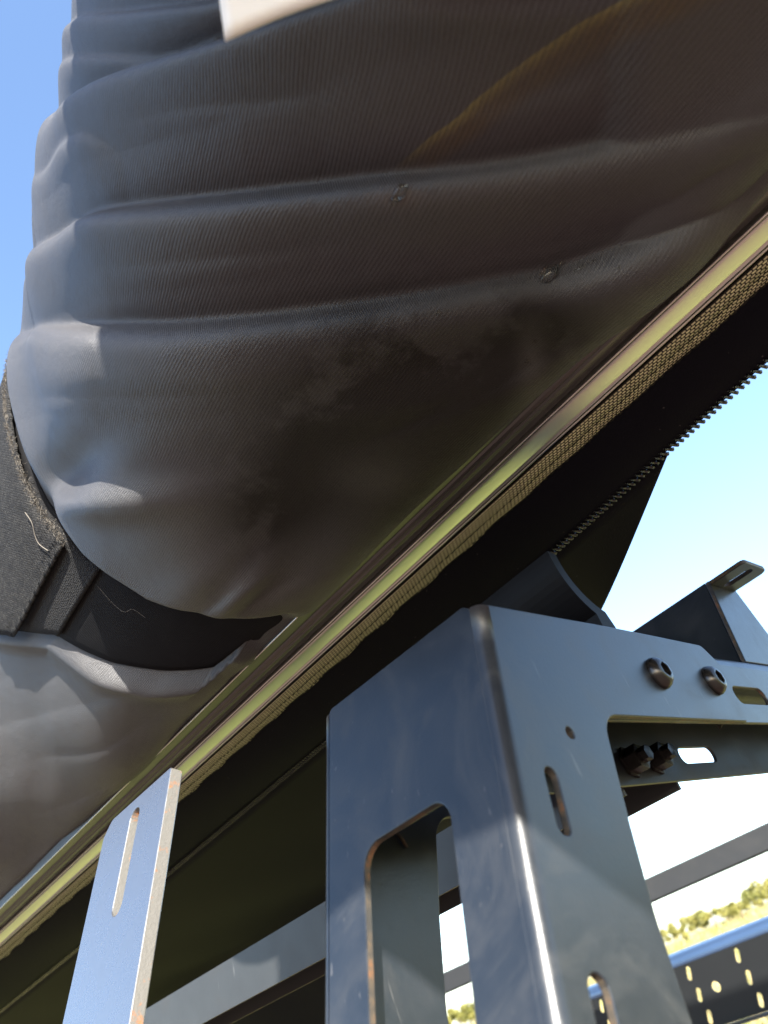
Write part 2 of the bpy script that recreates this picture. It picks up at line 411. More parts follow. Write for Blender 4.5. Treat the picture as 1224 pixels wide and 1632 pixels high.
n = 42000
r_ = RNG.uniform(12, 95, n) ** 1.0; a_ = RNG.uniform(R(-35), R(110), n)
zz = GZ + 2.2 * sstep(r_, 35, 105) * (1 + 0.12 * np.sin(a_ * 7))
V, Fc = rand_blades(n, np.stack([r_ * np.cos(a_), r_ * np.sin(a_), zz], -1), 0.25, 0.75, 0.035)
tag(mesh_obj('field_grass', V, Fc, 'dry_grass_blades', smooth=False), 'tall dry yellow grass in the field behind the rack', 'grass', kind='stuff')

def leaf_cloud(cx, cy, z0, h, w, n):
    nl = 7
    cs = np.stack([RNG.normal(0, w * 0.33, nl), RNG.normal(0, w * 0.33, nl), RNG.uniform(0.30, 0.86, nl) * h], -1)
    rr = RNG.uniform(0.16, 0.27, nl) * h
    k = RNG.integers(0, nl, n); d = RNG.normal(0, 1, (n, 3)); d /= np.linalg.norm(d, axis=1)[:, None]
    P = cs[k] + d * (rr[k] * RNG.uniform(0.45, 1.05, n))[:, None] * np.array([1.15, 1.15, 0.9]) + np.array([cx, cy, z0])
    P[:, 2] = np.maximum(P[:, 2], z0 + 0.1)
    s_ = RNG.uniform(0.09, 0.2, n)[:, None]; u = RNG.normal(0, 1, (n, 3)); u /= np.linalg.norm(u, axis=1)[:, None]
    v = np.cross(u, RNG.normal(0, 1, (n, 3))); v /= np.linalg.norm(v, axis=1)[:, None]
    return np.stack([P - u * s_, P + v * s_ * 0.6, P + u * s_, P - v * s_ * 0.6], 1).reshape(-1, 3)
LV = []; TV = []; TF = []
for i in range(190):
    aa = R(-32) + R(140) * (i + RNG.uniform(-0.3, 0.3)) / 190; dd = RNG.uniform(85, 115)
    h = RNG.uniform(1.3, 2.1) if RNG.random() < 0.75 else RNG.uniform(2.0, 2.7)
    x, y = dd * math.cos(aa), dd * math.sin(aa); z0 = GZ + 2.2 * float(sstep(dd, 35, 105)) * (1 + 0.12 * math.sin(aa * 7)) - 0.1
    LV.append(leaf_cloud(x, y, z0, h, h * 1.6, 1100))
    b = len(TV)
    for kk in range(6):
        t = kk / 6 * 2 * math.pi
        TV.append((x + 0.11 * math.cos(t), y + 0.11 * math.sin(t), z0 - 0.2)); TV.append((x + 0.04 * math.cos(t), y + 0.04 * math.sin(t), z0 + h * 0.8))
    for kk in range(6): TF.append((b + 2 * kk, b + 2 * ((kk + 1) % 6), b + 2 * ((kk + 1) % 6) + 1, b + 2 * kk + 1))
LV = np.concatenate(LV); nq = len(LV) // 4
V = np.concatenate([LV, np.array(TV)]); Fc = np.concatenate([np.arange(nq * 4).reshape(-1, 4), np.array(TF) + nq * 4])
tl = mesh_obj('tree_line', V, Fc, ['olive_foliage', 'bark'], smooth=False, mi=[0] * nq + [1] * len(TF))
tag(tl, 'far row of low olive green trees and shrubs along the horizon', 'trees', kind='stuff')

# ------------------------------------------------------------------ rack frame: post, crossbar, long rails, far slotted rail
LEAN = 0.355
D = Vector((LEAN, 0, 1)).normalized(); N1 = Vector((-D.z, 0, D.x)); NF = Vector((0, -1, 0))
def xc(z): return 0.2320 + LEAN * (z - 0.1257)
YF, YB, RB, TH = 0.146, 0.2495, 0.0055, 0.0032
rack = empty('rack_frame', (0.0, 0.2, -0.549))
tag(rack, 'black steel rack with leaning slotted post, bolted crossbar and long rails', 'rack')
post = empty('post', (0, 0.2, -0.549)); par(post, rack); post['label'] = 'leaning black channel post with long slots and rusty slot edges'
ZB = -0.549
oc = RB / 0.9424
def front_outline(off):
    return arc_round([(xc(ZB) + off, ZB, 0), (xc(0.1235) + off, 0.1252, 0), (0.3290, 0.1245, 0.0), (0.4205, 0.1225, 0.007), (0.4312, 0.1115, 0.006), (0.4215, 0.0776, 0.002),
                      (0.2815, 0.0792, 0.0155), (0.2632, 0.0384, 0.06), (0.2510, 0.0077, 0.05), (0.2430, -0.024, 0.03), (xc(-0.30) + 0.080, -0.30, 0), (xc(ZB) + 0.080, ZB, 0)], 8)
hole = lambda c, r, n=14: [np.array(c) + r * np.array([math.cos(2 * math.pi * k / n), math.sin(2 * math.pi * k / n)]) for k in range(n)]
fp = plate('front_plate', front_outline(oc), [hole((0.2522, 0.0716), 0.0023), capsule((0.2288, 0.0562), (0.2236, 0.0402), 0.0032),
           capsule((0.2072, -0.0035), (0.1935, -0.042), 0.0046), capsule((0.1700, -0.11), (0.1560, -0.15), 0.0046)],
           (0, YF, 0), (1, 0, 0), (0, 0, 1), TH, ['black_powder_coat', 'cut_steel_edge'], post)
bp = plate('back_plate', [(-p[0], p[1]) for p in front_outline(oc)][::-1], [], (0, YB, 0), (-1, 0, 0), (0, 0, 1), TH, ['black_powder_coat', 'cut_steel_edge'], post)
# web of the channel: local u = -Y (so that U x V = N1), v = along the lean
P0 = Vector((xc(0), 0, 0)); sc_ = 1 / D.z
U = Vector((0, -1, 0))
lo, hi = -(YB - RB), -(YF + RB)
web_out = arc_round([(lo, ZB * sc_, 0), (hi, ZB * sc_, 0), (hi, 0.1262 * sc_, 0.0), (-(0.155), 0.1292 * sc_, 0.003), (lo, 0.1310 * sc_, 0.003)], 4)
def wslot(z0, z1, y0=0.1752, y1=0.2222):
    return arc_round([(-y1, z0 * sc_, 0.012), (-y0, z0 * sc_, 0.012), (-y0, z1 * sc_, 0.0085), (-y1, z1 * sc_, 0.0085)], 6)
sp_ = plate('side_plate', web_out, [wslot(-0.16, 0.0635), wslot(-0.45, -0.23)], P0, U, D, TH, ['black_powder_coat', 'cut_steel_edge'], post)
def bend(name, yc, sgn, ztop):
    nseg = 12; V = []; zs = np.linspace(ZB, ztop, 40)
    for z in zs:
        c = Vector((xc(z), yc, z)) - N1 * RB
        for k in range(nseg + 1):
            a = math.pi / 2 * k / nseg
            nn = N1 * math.cos(a) + Vector((0, sgn, 0)) * math.sin(a)
            V.append(c + nn * RB)
    V2 = []
    for z in zs:
        c = Vector((xc(z), yc, z)) - N1 * RB
        for k in range(nseg + 1):
            a = math.pi / 2 * k / nseg
            V2.append(c + (N1 * math.cos(a) + Vector((0, sgn, 0)) * math.sin(a)) * (RB - TH))
    Fc = grid_faces(40, nseg + 1).tolist(); o_ = len(V)
    faces = [tuple(f) for f in Fc] + [tuple(o_ + i for i in reversed(f)) for f in Fc]
    top = [39 * (nseg + 1) + k for k in range(nseg + 1)]
    for k in range(nseg): faces.append((top[k], top[k + 1], o_ + top[k + 1], o_ + top[k]))
    return mesh_obj(name, [tuple(v) for v in V + V2], faces, 'black_powder_coat', post)
bend('bent_corner', YF + RB, -1, 0.1262); bend('bent_corner', YB - RB, 1, 0.129)
tab = Vector(at_y(634, 1338, 0.246))
tube('weld_tack', [tab + Vector((0, -0.0005, 0.003)), tab + Vector((0.0015, -0.001, 0)), tab + Vector((0.003, -0.001, -0.004))], 0.0009, 'cut_steel_edge', post)

def bolt(x, z, y, parent):
    hd = lathe('bolt', [(0.0, -0.0062), (0.0032, -0.0062), (0.0041, -0.0062), (0.0056, -0.0051), (0.0070, -0.0032), (0.0078, -0.0012), (0.0079, 0.0)][::-1], (x, y, z), (0, 1, 0), 'black_oxide_bolt', parent, 28)
    return hd
def bolt_mesh(x, z, y, parent):
    """button head with a hex socket"""
    prof = [(0.0078, 0.0002), (0.0080, -0.0010), (0.0074, -0.0028), (0.0061, -0.0044), (0.0047, -0.0051), (0.0041, -0.0052)]
    V = []; n = 36
    for (r, h) in prof:
        for k in range(n):
            a = 2 * math.pi * k / n; V.append((x + r * math.cos(a), y + h, z + r * math.sin(a)))
    hexr = lambda a: 0.0034 / math.cos(((a + math.pi / 6) % (math.pi / 3)) - math.pi / 6)
    for h in (-0.0052, -0.0012):
        for k in range(n):
            a = 2 * math.pi * k / n; V.append((x + hexr(a) * math.cos(a), y + h, z + hexr(a) * math.sin(a)))
    faces = []
    for i in range(len(prof) + 1):
        for k in range(n): faces.append((i * n + k, i * n + (k + 1) % n, (i + 1) * n + (k + 1) % n, (i + 1) * n + k))
    faces.append(tuple((len(prof) + 1) * n + k for k in range(n)))
    o = mesh_obj('bolt', V, faces, 'black_oxide_bolt', parent, True)
    m = o.modifiers.new('edge', 'EDGE_SPLIT'); m.split_angle = R(38)
    return o
for (x, z) in ((0.3485, 0.1008), (0.4060, 0.0998)): bolt_mesh(x, z, YF, post)
# nuts behind, inside the channel
def nut(x, z, y):
    pr = [(0.0, 0), (0.0085, 0), (0.0085, 0.0015), (0.0070, 0.0016), (0.0070, 0.0085), (0.004, 0.0088), (0.004, 0.013), (0.0, 0.0132)]
    return lathe('nut', pr, (x, y, z), (0, -1, 0), 'black_oxide_bolt', post, 6, False)
for q_ in ((1018, 1207), (1056, 1203)):
    c_ = at_y(*q_, 0.192); nut(c_[0], c_[2], 0.1985)

# crossbar: folded channel running across the truck
cross = empty('crossbar', (0.8, 0.18, 0.07)); par(cross, rack); cross['label'] = 'black folded channel crossbar with oval slots'
XE = 1.30
slots = [capsule((x, 0.0952), (x + 0.033, 0.0952), 0.0052) for x in np.arange(0.4420, XE - 0.06, 0.075)]
sb = at_y(1112, 1203, 0.1990)
slots_b = [capsule((x - 0.018, sb[2] + 0.004), (x + 0.018, sb[2] + 0.004), 0.0048) for x in np.arange(sb[0], XE - 0.06, 0.30)]
plate('front_wall', [(0.246, 0.0790), (XE, 0.0765), (XE, 0.1120), (0.246, 0.1150)], slots, (0, YF + TH + 0.0004, 0), (1, 0, 0), (0, 0, 1), 0.0022, ['black_powder_coat', 'cut_steel_edge'], cross)
plate('back_wall', [(-XE, 0.0690), (-0.246, 0.0690), (-0.246, 0.1150), (-XE, 0.1120)], [[(-p[0], p[1] - 0.004) for p in s_] for s_ in slots_b], (0, 0.2010, 0), (-1, 0, 0), (0, 0, 1), 0.0022, ['black_powder_coat', 'cut_steel_edge'], cross)
# rounded top of the channel: arc in the YZ plane swept along X
V = []; pr = []
y0, y1 = YF + TH + 0.0004, 0.2010
for (yy, zz_) in [(y0, 0.1120), (y0 + 0.0006, 0.1165), (y0 + 0.003, 0.1200), (y0 + 0.007, 0.1218), (y0 + 0.011, 0.1224), (y1 - 0.011, 0.1224), (y1 - 0.004, 0.1205), (y1, 0.1150)]: pr.append((yy, zz_))
xs_ = np.linspace(0.2465, XE, 30)
for x in xs_:
    for (yy, zz_) in pr: V.append((x, yy, zz_))
mesh_obj('top_wall', V, [tuple(f) for f in grid_faces(30, len(pr)).tolist()], 'black_powder_coat', cross)
plate('spacer_plate', arc_round([(0.305, 0.118, 0), (0.3960, 0.118, 0), (0.3940, 0.1262, 0.002), (0.3890, 0.1268, 0.002), (0.305, 0.1275, 0)], 3), [], (0, YF + 0.0125, 0), (1, 0, 0), (0, 0, 1), 0.0025, ['black_powder_coat', 'cut_steel_edge'], cross)
c0 = Vector(at_y(1146, 1156, YF + 0.008))
tube('wire_clip', [c0 + Vector((-0.003, 0, 0.004)), c0 + Vector((-0.001, 0, -0.0015)), c0 + Vector((0.004, 0, 0.0005)), c0 + Vector((0.0045, 0, 0.004))], 0.0006, 'cut_steel_edge', cross)

# long rails: channels open below, one on each side
def long_rail(x0, x1, ya, yb, mirror=False):
    t = 0.0022
    pr = [(x0, 0.0660), (x0, 0.0968), (x1, 0.0968), (x1, 0.0660), (x1 - t, 0.0660), (x1 - t, 0.0968 - t), (x0 + t, 0.0968 - t), (x0 + t, 0.0660)]
    r_ = sweep('long_rail', pr, [ya, yb], ['rack_rail_coat', 'cut_steel_edge'], rack, smooth=False, mi=[0, 0, 0, 1, 0, 0, 0, 1, 0, 0][:8] + [0, 0])
    return r_
long_rail(0.3740, 0.4360, 0.2035, 1.50)
long_rail(1.2430, 1.3020, -0.60, 1.50)
# far side: folded side rail with punched slots and a rounded top, standing on posts
fx = 1.2050
sl_ = []
for y in np.arange(-0.24, 1.45, 0.0835):
    for z in (-0.0385, -0.0665, -0.0945): sl_.append(capsule((-(y + 0.015), z - 0.0052), (-(y + 0.011), z + 0.0052), 0.0038, 5))
    if int(round(y / 0.0835)) % 2 == 0: sl_.append(hole((-(y - 0.018), -0.0640), 0.0070, 12))
side = plate('slotted_rail', [(-1.48, -0.1080), (0.60, -0.1080), (0.60, -0.0260), (-1.48, -0.0260)], sl_, (fx, 0, 0), (0, -1, 0), (0, 0, 1), 0.003, ['far_rail_shade', 'far_rail_shade'], rack)
sweep('rail_cap', [(fx, -0.026), (fx + 0.004, -0.018), (fx + 0.014, -0.0115), (fx + 0.028, -0.0085), (fx + 0.045, -0.0085), (fx + 0.048, -0.0105), (fx + 0.030, -0.012), (fx + 0.016, -0.015), (fx + 0.008, -0.021), (fx + 0.003, -0.0265)], [-0.6, 1.48], 'gloss_cap', side, smooth=True)
sweep('lower_lip', [(fx - 0.020, -0.1085), (fx + 0.003, -0.1085), (fx + 0.003, -0.1115), (fx - 0.020, -0.1115)], [-0.6, 1.48], 'rack_rail_coat', side)
for y in (-0.5, 1.30):
    plate('far_post', arc_round([(1.24, ZB, 0), (1.31, ZB, 0), (1.30, 0.064, 0.01), (1.25, 0.064, 0.01)], 3), [], (0, y, 0), (1, 0, 0), (0, 0, 1), 0.04, ['rack_rail_coat'], rack)
for y in (1.30,):
    plate('near_post', arc_round([(xc(ZB) + 0.08, ZB, 0), (xc(ZB) + 0.15, ZB, 0), (0.43, 0.064, 0.01), (0.378, 0.064, 0.01)], 3), [], (0, y, 0), (1, 0, 0), (0, 0, 1), 0.04, ['rack_rail_coat'], rack)

# ------------------------------------------------------------------ bent bracket on the crossbar
br = empty('mounting_bracket', (0.52, 0.16, 0.1224))
tag(br, 'folded black bracket with slotted top tab standing on the crossbar', 'bracket')
bl = 0.40
yb = 0.1545
plate('face_plate', [(0.500, 0.1226), (0.590, 0.1226), (0.5775, 0.1500), (0.5700, 0.1876), (0.5275, 0.1876)], [], (0, yb, 0), (1, 0, 0), (0, 0, 1), 0.0030, ['black_powder_coat', 'cut_steel_edge'], br)
plate('top_tab', arc_round([(0.5280, -0.1545, 0), (0.5280, -0.1275, 0.004), (0.5680, -0.1275, 0.006), (0.5680, -0.1545, 0)], 5)[::-1], [capsule((0.5475, -0.1490), (0.5475, -0.1350), 0.0040)], (0, 0, 0.1846), (1, 0, 0), (0, -1, 0), 0.0030, ['black_powder_coat', 'cut_steel_edge'], br)
DB = Vector((bl, 0, 1)).normalized()
gs = 1 / DB.z
pO = Vector((0.5275 - bl * 0.1876, 0, 0))
plate('side_gusset', [(-0.222, 0.176 * gs), (-0.196, 0.1226 * gs), (-(yb + 0.0034), 0.1226 * gs), (-(yb + 0.0034), 0.1880 * gs), (-0.222, 0.1880 * gs)], [], pO, (0, -1, 0), DB, 0.0030, ['black_powder_coat', 'cut_steel_edge'], br)

# ------------------------------------------------------------------ rubber saddle under the awning
sa = []
cx, cz, ro, ri = 0.3500, 0.1640, 0.0355, 0.0290
for k in range(13):
    a = R(172) + R(78) * k / 12; sa.append((cx + ri * math.cos(a), cz + ri * math.sin(a)))
sa += [(0.3420, 0.1285), (0.3420, 0.1242), (0.3300, 0.1242)]
for k in range(11, -1, -1):
    a = R(172) + R(70) * k / 12; sa.append((cx + ro * math.cos(a), cz + ro * math.sin(a)))
sad = sweep('rubber_saddle', sa, np.linspace(0.1500, 0.236, 8), 'black_rubber', None, smooth=False)
tag(sad, 'curved black saddle on the crossbar under the awning zipper', 'saddle')

# ------------------------------------------------------------------ slotted flat bar at the left
bx = lambda z: 0.1686 + 0.355 * z
bar_out = arc_round([(-0.4450, ZB * sc_, 0), (-0.3630, ZB * sc_, 0), (-0.3655, 0.1605 * sc_, 0.0015), (-0.4370, 0.1605 * sc_, 0.006), (-0.4450, 0.1530 * sc_, 0.006)], 4)
bar = plate('slotted_bar', bar_out, [capsule((-0.4040, 0.1050 * sc_), (-0.4040, 0.1485 * sc_), 0.0056, 10), capsule((-0.4040, -0.12 * sc_), (-0.4040, -0.07 * sc_), 0.0056, 10)],
            (bx(0), 0, 0), (0, -1, 0), D, 0.0072, ['satin_painted_steel', 'bare_bar_edge'], None, 0.0006)
tag(bar, 'thick flat steel bar with one long rusty slot below the awning rail', 'steel bar')

# ------------------------------------------------------------------ awning: bag, mounting rail, webbing, zipper, flap
yaw = lambda y: 0.025 * (np.asarray(y) - 0.25)
aw = empty('awning', (0.3, 0.25, 0.21))
tag(aw, 'bulging black fabric awning bag with aluminium rail, webbing and zipper', 'awning')
AY0, AY1 = -0.75, 2.3
SC, SR = np.array([0.334, 0.4050]), 0.200
def sec_pt(al):
    x, z = -SR * math.sin(R(al)), -SR * math.cos(R(al)); return (SC[0] + (x if x < 0 else 0.72 * x), SC[1] + z)
SEC = np.array([(0.2980, 0.2280), (0.2800, 0.2185)] + [sec_pt(al) for al in range(22, 331, 18)] + [(0.3800, 0.2290), (0.3400, 0.2290)])
NVIS = 9
dense = catmull(SEC, 46)[:NVIS * 46 + 10]
rest = catmull(SEC, 10)[NVIS * 10 + 2:]
sec = np.concatenate([dense, rest])
nu = len(sec)
tang = np.roll(sec, -1, 0) - np.roll(sec, 1, 0)
nor = np.stack([tang[:, 1], -tang[:, 0]], -1); nor /= np.linalg.norm(nor, axis=1)[:, None] + 1e-9
cen = sec.mean(0)
if ((sec - cen) * nor).sum() < 0: nor = -nor
ysb = np.concatenate([np.linspace(AY0, -0.12, 24, endpoint=False), np.linspace(-0.12, 0.55, 640, endpoint=False), np.linspace(0.55, 1.1, 150, endpoint=False), np.linspace(1.1, AY1, 50)])
nv = len(ysb)
flare_y = [-0.75, -0.45, -0.14, -0.03, 0.03, 0.08, 0.14, 0.21, 0.30, 0.36, 0.45, 0.6, 0.8, 1.2, 2.3]
flare_v = [0.10, 0.30, 0.31, 0.190, 0.085, 0.050, 0.036, 0.021, -0.006, -0.014, -0.022, -0.018, -0.010, 0.0, 0.0]  # near end swells out of view, shaped to shade post and bag
Yg = np.broadcast_to(ysb[None, :], (nu, nv))
wl = (sstep(0.250 - sec[:, 0], 0.0, 0.105) * 1.0)[:, None]
fl = np.interp(ysb, flare_y, flare_v)
ker = np.exp(-0.5 * (np.arange(-24, 25) / 9.0) ** 2); ker /= ker.sum()
fl = np.convolve(np.pad(fl, 24, mode='edge'), ker, 'valid')[None, :]
Xg = sec[:, 0][:, None] - wl * fl + yaw(ysb)[None, :]
Zg = np.broadcast_to(sec[:, 1][:, None], (nu, nv)).copy()
# ends taper shut
endt = np.minimum(1, np.sqrt(np.clip(np.minimum(ysb - AY0, AY1 - ysb) / 0.06, 0.0, 1)))[None, :] * 0.94 + 0.06
Xg = cen[0] + (Xg - cen[0]) * endt; Zg = cen[1] + (Zg - cen[1]) * endt
B = np.stack([Xg, Yg, Zg], -1)
px, py, dep = project(B)
vis = (np.arange(nu) < 335)[:, None]
inview = sstep(px, -400, -150) * (1 - sstep(px, 1350, 1600)) * sstep(py, -420, -120) * (1 - sstep(py, 1500, 1700)) * (dep > 0.02) * vis
def fold(pts, amps, rise=9, L=130, dip=0.35, dipw=40):
    pts = np.array(pts, float); c = catmull(pts, 8, False)
    c = c[np.argsort(c[:, 0])]
    cy = np.interp(px, c[:, 0], c[:, 1]); am = np.interp(px, [a[0] for a in amps], [a[1] for a in amps])
    s_ = py - cy
    sp = 3.5 * np.log1p(np.exp(np.clip(s_ / 3.5, -40, 40)))          # crease is tight, shoulder below it is round
    sg = rise * 2.0
    body = 1.30 * (1 - np.exp(-sp / sg)) * np.exp(-sp / L)
    dp = -dip * np.where(s_ < 0, np.exp(-np.clip(-s_, 0, None) / dipw), np.exp(-np.clip(s_, 0, None) / sg))
    return am * (body + dp)
def blob(x, y, rx, ry, amp, rot=0.0):
    c, s = math.cos(R(rot)), math.sin(R(rot)); dx, dy = px - x, py - y
    a = (dx * c + dy * s) / rx; b = (-dx * s + dy * c) / ry
    return amp * np.exp(-0.5 * (a * a + b * b))
disp = np.zeros_like(px)
disp += fold([(-200, 585), (-60, 565), (20, 543), (60, 529), (100, 521), (200, 515), (310, 509), (480, 490), (620, 470), (760, 445), (900, 417), (1010, 374), (1100, 334), (1165, 290), (1260, 200), (1400, 80)],
             [(-100, .008), (20, .0085), (310, .0085), (700, .007), (1000, .0075), (1165, .007), (1250, .002)], 10, 140, 0.5, 50)
disp += fold([(-200, 520), (40, 440), (70, 395), (130, 356), (210, 332), (400, 306), (600, 280), (800, 256), (950, 226), (1100, 186), (1224, 146), (1400, 80)],
             [(-100, .006), (60, .010), (400, .009), (800, .0075), (1224, .006), (1400, .003)], 11, 120, 0.45, 55)
disp += fold([(-100, 400), (35, 270), (55, 215), (100, 170), (180, 122), (260, 92), (355, 62), (520, 0), (700, -70), (1000, -200)],
             [(0, .008), (80, .011), (400, .009), (520, .006), (900, .003)], 12, 150, 0.4, 45)
disp += fold([(-50, 160), (80, 108), (150, 88), (250, 84), (330, 76), (500, 40)], [(40, .003), (150, .004), (300, .002), (420, 0)], 8, 45, 0.3, 20)
disp += fold([(20, 330), (70, 288), (110, 244), (150, 226), (175, 226), (230, 260)], [(40, 0), (80, .006), (160, .005), (215, 0)], 14, 55, 0.2, 25)
disp += fold([(0, 70), (110, 38), (140, 20), (210, 10), (340, -2), (500, -40)], [(40, .005), (340, .005), (600, .002)], 9, 55, 0.4, 30)
disp += fold([(500, 60), (640, 14), (800, 6), (960, -6), (1200, -60)], [(560, 0), (700, .002), (940, .002), (1100, .001)], 9, 60, 0.2, 30)
# sharp gathered fold at the upper right
disp += fold([(1000, 330), (1080, 296), (1140, 256), (1224, 200), (1300, 130)], [(1060, 0), (1110, -.0025), (1150, -.001), (1190, 0)], 8, 26, 0.0, 20)
# pinch beside the strap
disp += blob(72, 812, 24, 20, -.014) + blob(135, 745, 60, 26, -.0095, -38) + blob(180, 785, 95, 20, .0060, -8) + blob(300, 800, 70, 60, .002)
disp += blob(180, 640, 130, 60, .003) + blob(330, 905, 60, 26, .0035, -35) + blob(400, 905, 40, 14, .004, -40) + blob(385, 950, 60, 22, .0025, -10) + blob(450, 850, 90, 50, -.0025, -40)
disp += blob(560, 620, 200, 40, .0022, -8) + blob(700, 560, 160, 26, -.002, -10) + blob(330, 590, 190, 22, .0016, -3)
# fine creases
for pts_, am_ in (([(300, 960), (350, 930), (400, 892), (450, 872)], .0022), ([(340, 970), (400, 935), (455, 905), (500, 890)], .0018), ([(90, 640), (200, 622), (330, 612), (460, 600)], .0012),
                  ([(680, 650), (780, 600), (860, 552), (930, 500)], .0010), ([(560, 690), (650, 655), (760, 600)], .0010), ([(700, 190), (850, 150), (1000, 96), (1150, 40)], .0012),
                  ([(150, 440), (300, 418), (450, 400), (560, 384)], .0012), ([(230, 200), (330, 178), (450, 165), (560, 150)], .0014), ([(0, 1240), (90, 1215), (180, 1180), (260, 1130)], .0014), ([(0, 1330), (90, 1295), (170, 1250), (240, 1190)], .0013), ([(0, 1400), (60, 1372), (140, 1320)], .0012)):
    x0_, x1_ = pts_[0][0], pts_[-1][0]; m_ = (x0_ + x1_) / 2
    disp += fold(pts_, [(x0_ - 40, 0), (m_, am_), (x1_ + 40, 0)], 8, 34, 0.5, 14)
# below the strap
disp += fold([(-150, 1190), (0, 1168), (90, 1138), (170, 1112), (260, 1076), (360, 1040)], [(-100, .0012), (40, .0015), (200, .0012), (300, .0005)], 10, 90, 0.4, 40)
disp += fold([(-100, 1105), (0, 1092), (80, 1078), (150, 1066), (230, 1075)], [(0, .0008), (100, .0008), (190, 0)], 12, 40, 0.3, 20)
disp += blob(60, 1290, 140, 40, .003, -20) + blob(120, 1360, 150, 18, -.002, -22)
disp *= 1.40 * inview * (0.42 + 0.58 * sstep(px, 40, 210))
# faint random slackness everywhere, and hanging folds outside the picture
ph = RNG.uniform(0, 6.28, 12); kk = RNG.uniform(8, 45, 12); kd = RNG.uniform(-40, 40, 12)
for i in range(12): disp = disp + 0.00045 * np.sin(kk[i] * B[..., 1] * 1.4 + kd[i] * (B[..., 0] + B[..., 2]) + ph[i]) * (np.arange(nu) < len(dense))[:, None]
disp = disp + (1 - inview) * 0.006 * np.sin(B[..., 1] * 34 + 20 * B[..., 2] + 1.5 * np.sin(B[..., 1] * 9)) * sstep(0.25 - sec[:, 0], 0, 0.1)[:, None]
# squeezed under the strap
bqx, bqy, _ = project(B)
def hit(x, y):
    d = (bqx - x) ** 2 + (bqy - y) ** 2 + np.where(np.arange(nu) < 300, 0, 1e9)[:, None]; iu, iv = divmod(int(np.argmin(d)), nv); return iu, float(ysb[iv])
up_ = sorted(hit(*q) for q in [(22, 560), (24, 620), (30, 680), (75, 800), (150, 890), (240, 950), (330, 968), (440, 975)])
lo_ = sorted(hit(*q) for q in [(0, 1003), (90, 1012), (180, 1055), (260, 1070), (340, 1065), (395, 1020)])
up_ = [(0, up_[0][1])] + up_; lo_ = [(0, lo_[0][1])] + lo_
iu_, yu_ = up_[-1]; il_, yl_ = lo_[-1]
up_ += [(iu_ + 60, yu_ - 0.02), (iu_ + 250, yu_ - 0.03)]
lo_ += [(iu_, max(yl_ - 0.01, yu_ + 0.085)), (iu_ + 60, yu_ + 0.062), (iu_ + 250, yu_ + 0.05)]
s_up = lambda i: np.interp(i, [q[0] for q in up_], [q[1] for q in up_])
s_lo = lambda i: np.interp(i, [q[0] for q in lo_], [q[1] for q in lo_])
iuall = np.arange(nu)
STRAP_C = (s_up(iuall) + s_lo(iuall)) / 2
ds = np.abs(B[..., 1] - STRAP_C[:, None])
hw = ((s_lo(iuall) - s_up(iuall)) / 2)[:, None]
near = (1 - sstep(ds - hw, -0.004, 0.019)) * sstep(np.arange(nu), 30, 90)[:, None]
disp = disp * (1 - near) - 0.0018 * near - 0.017 * sstep(B[..., 1] - s_lo(iuall)[:, None], -0.012, 0.040)
# seam side stays fixed to the rail
iug = np.arange(nu)[:, None] * np.ones_like(px)
disp = disp * sstep(iug, 12, 125 - 70 * sstep(px, 760, 1020))
disp = np.where((px > 880) & (iug < 160), np.maximum(disp, 0.0062 * sstep(px, 900, 1040) * sstep(iug, 4, 40) - 0.004 * (1 - sstep(px, 880, 1000))), disp)
P = B.copy(); P[..., 0] += nor[:, 0][:, None] * disp; P[..., 2] += nor[:, 1][:, None] * disp
BAG = P
Lu = np.concatenate([[0], np.cumsum(np.hypot(*np.diff(sec, axis=0).T))])
UV = np.stack([Yg, np.broadcast_to(Lu[:, None], (nu, nv))], -1).reshape(-1, 2)
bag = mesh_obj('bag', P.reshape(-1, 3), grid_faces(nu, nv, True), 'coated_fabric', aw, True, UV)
# stains, damp and dust, and where the painted sun reflection runs
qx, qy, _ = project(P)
mud_glint = 0.5 * np.exp(-0.5 * (((qx - 628) / 26) ** 2 + ((qy - 312) / 14) ** 2))
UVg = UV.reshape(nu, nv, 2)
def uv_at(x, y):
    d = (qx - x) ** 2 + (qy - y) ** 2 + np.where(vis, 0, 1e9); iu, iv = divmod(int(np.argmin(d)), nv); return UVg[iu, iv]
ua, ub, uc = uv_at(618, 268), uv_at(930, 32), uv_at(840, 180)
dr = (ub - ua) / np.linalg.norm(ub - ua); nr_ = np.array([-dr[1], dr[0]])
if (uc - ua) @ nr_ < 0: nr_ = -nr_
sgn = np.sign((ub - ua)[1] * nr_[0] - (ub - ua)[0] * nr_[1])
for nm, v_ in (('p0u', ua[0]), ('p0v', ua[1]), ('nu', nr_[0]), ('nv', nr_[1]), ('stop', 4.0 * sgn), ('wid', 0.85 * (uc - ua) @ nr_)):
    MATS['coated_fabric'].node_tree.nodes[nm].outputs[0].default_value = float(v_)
wet = np.clip(1.15 * np.exp(-0.5 * (((qx - 640) / 170) ** 2 + ((qy - 690) / 130) ** 2)) + 0.7 * np.exp(-0.5 * (((qx - 820) / 130) ** 2 + ((qy - 520) / 50) ** 2)) + 0.5 * np.exp(-0.5 * (((qx - 420) / 60) ** 2 + ((qy - 820) / 60) ** 2)), 0, 1)
dst = 0.22 * np.exp(-0.5 * (((qx - 590) / 48) ** 2 + ((qy - 765) / 30) ** 2)) + 0.3 * np.exp(-0.5 * (((qx - 848) / 16) ** 2 + ((qy - 575) / 40) ** 2))
colr = np.stack([mud_glint, wet, dst, np.ones_like(mud_glint)], -1) * vis[..., None]; colr[..., 3] = 1
at = bag.data.color_attributes.new('stain', 'FLOAT_COLOR', 'POINT'); at.data.foreach_set('color', colr.astype(np.float32).ravel())
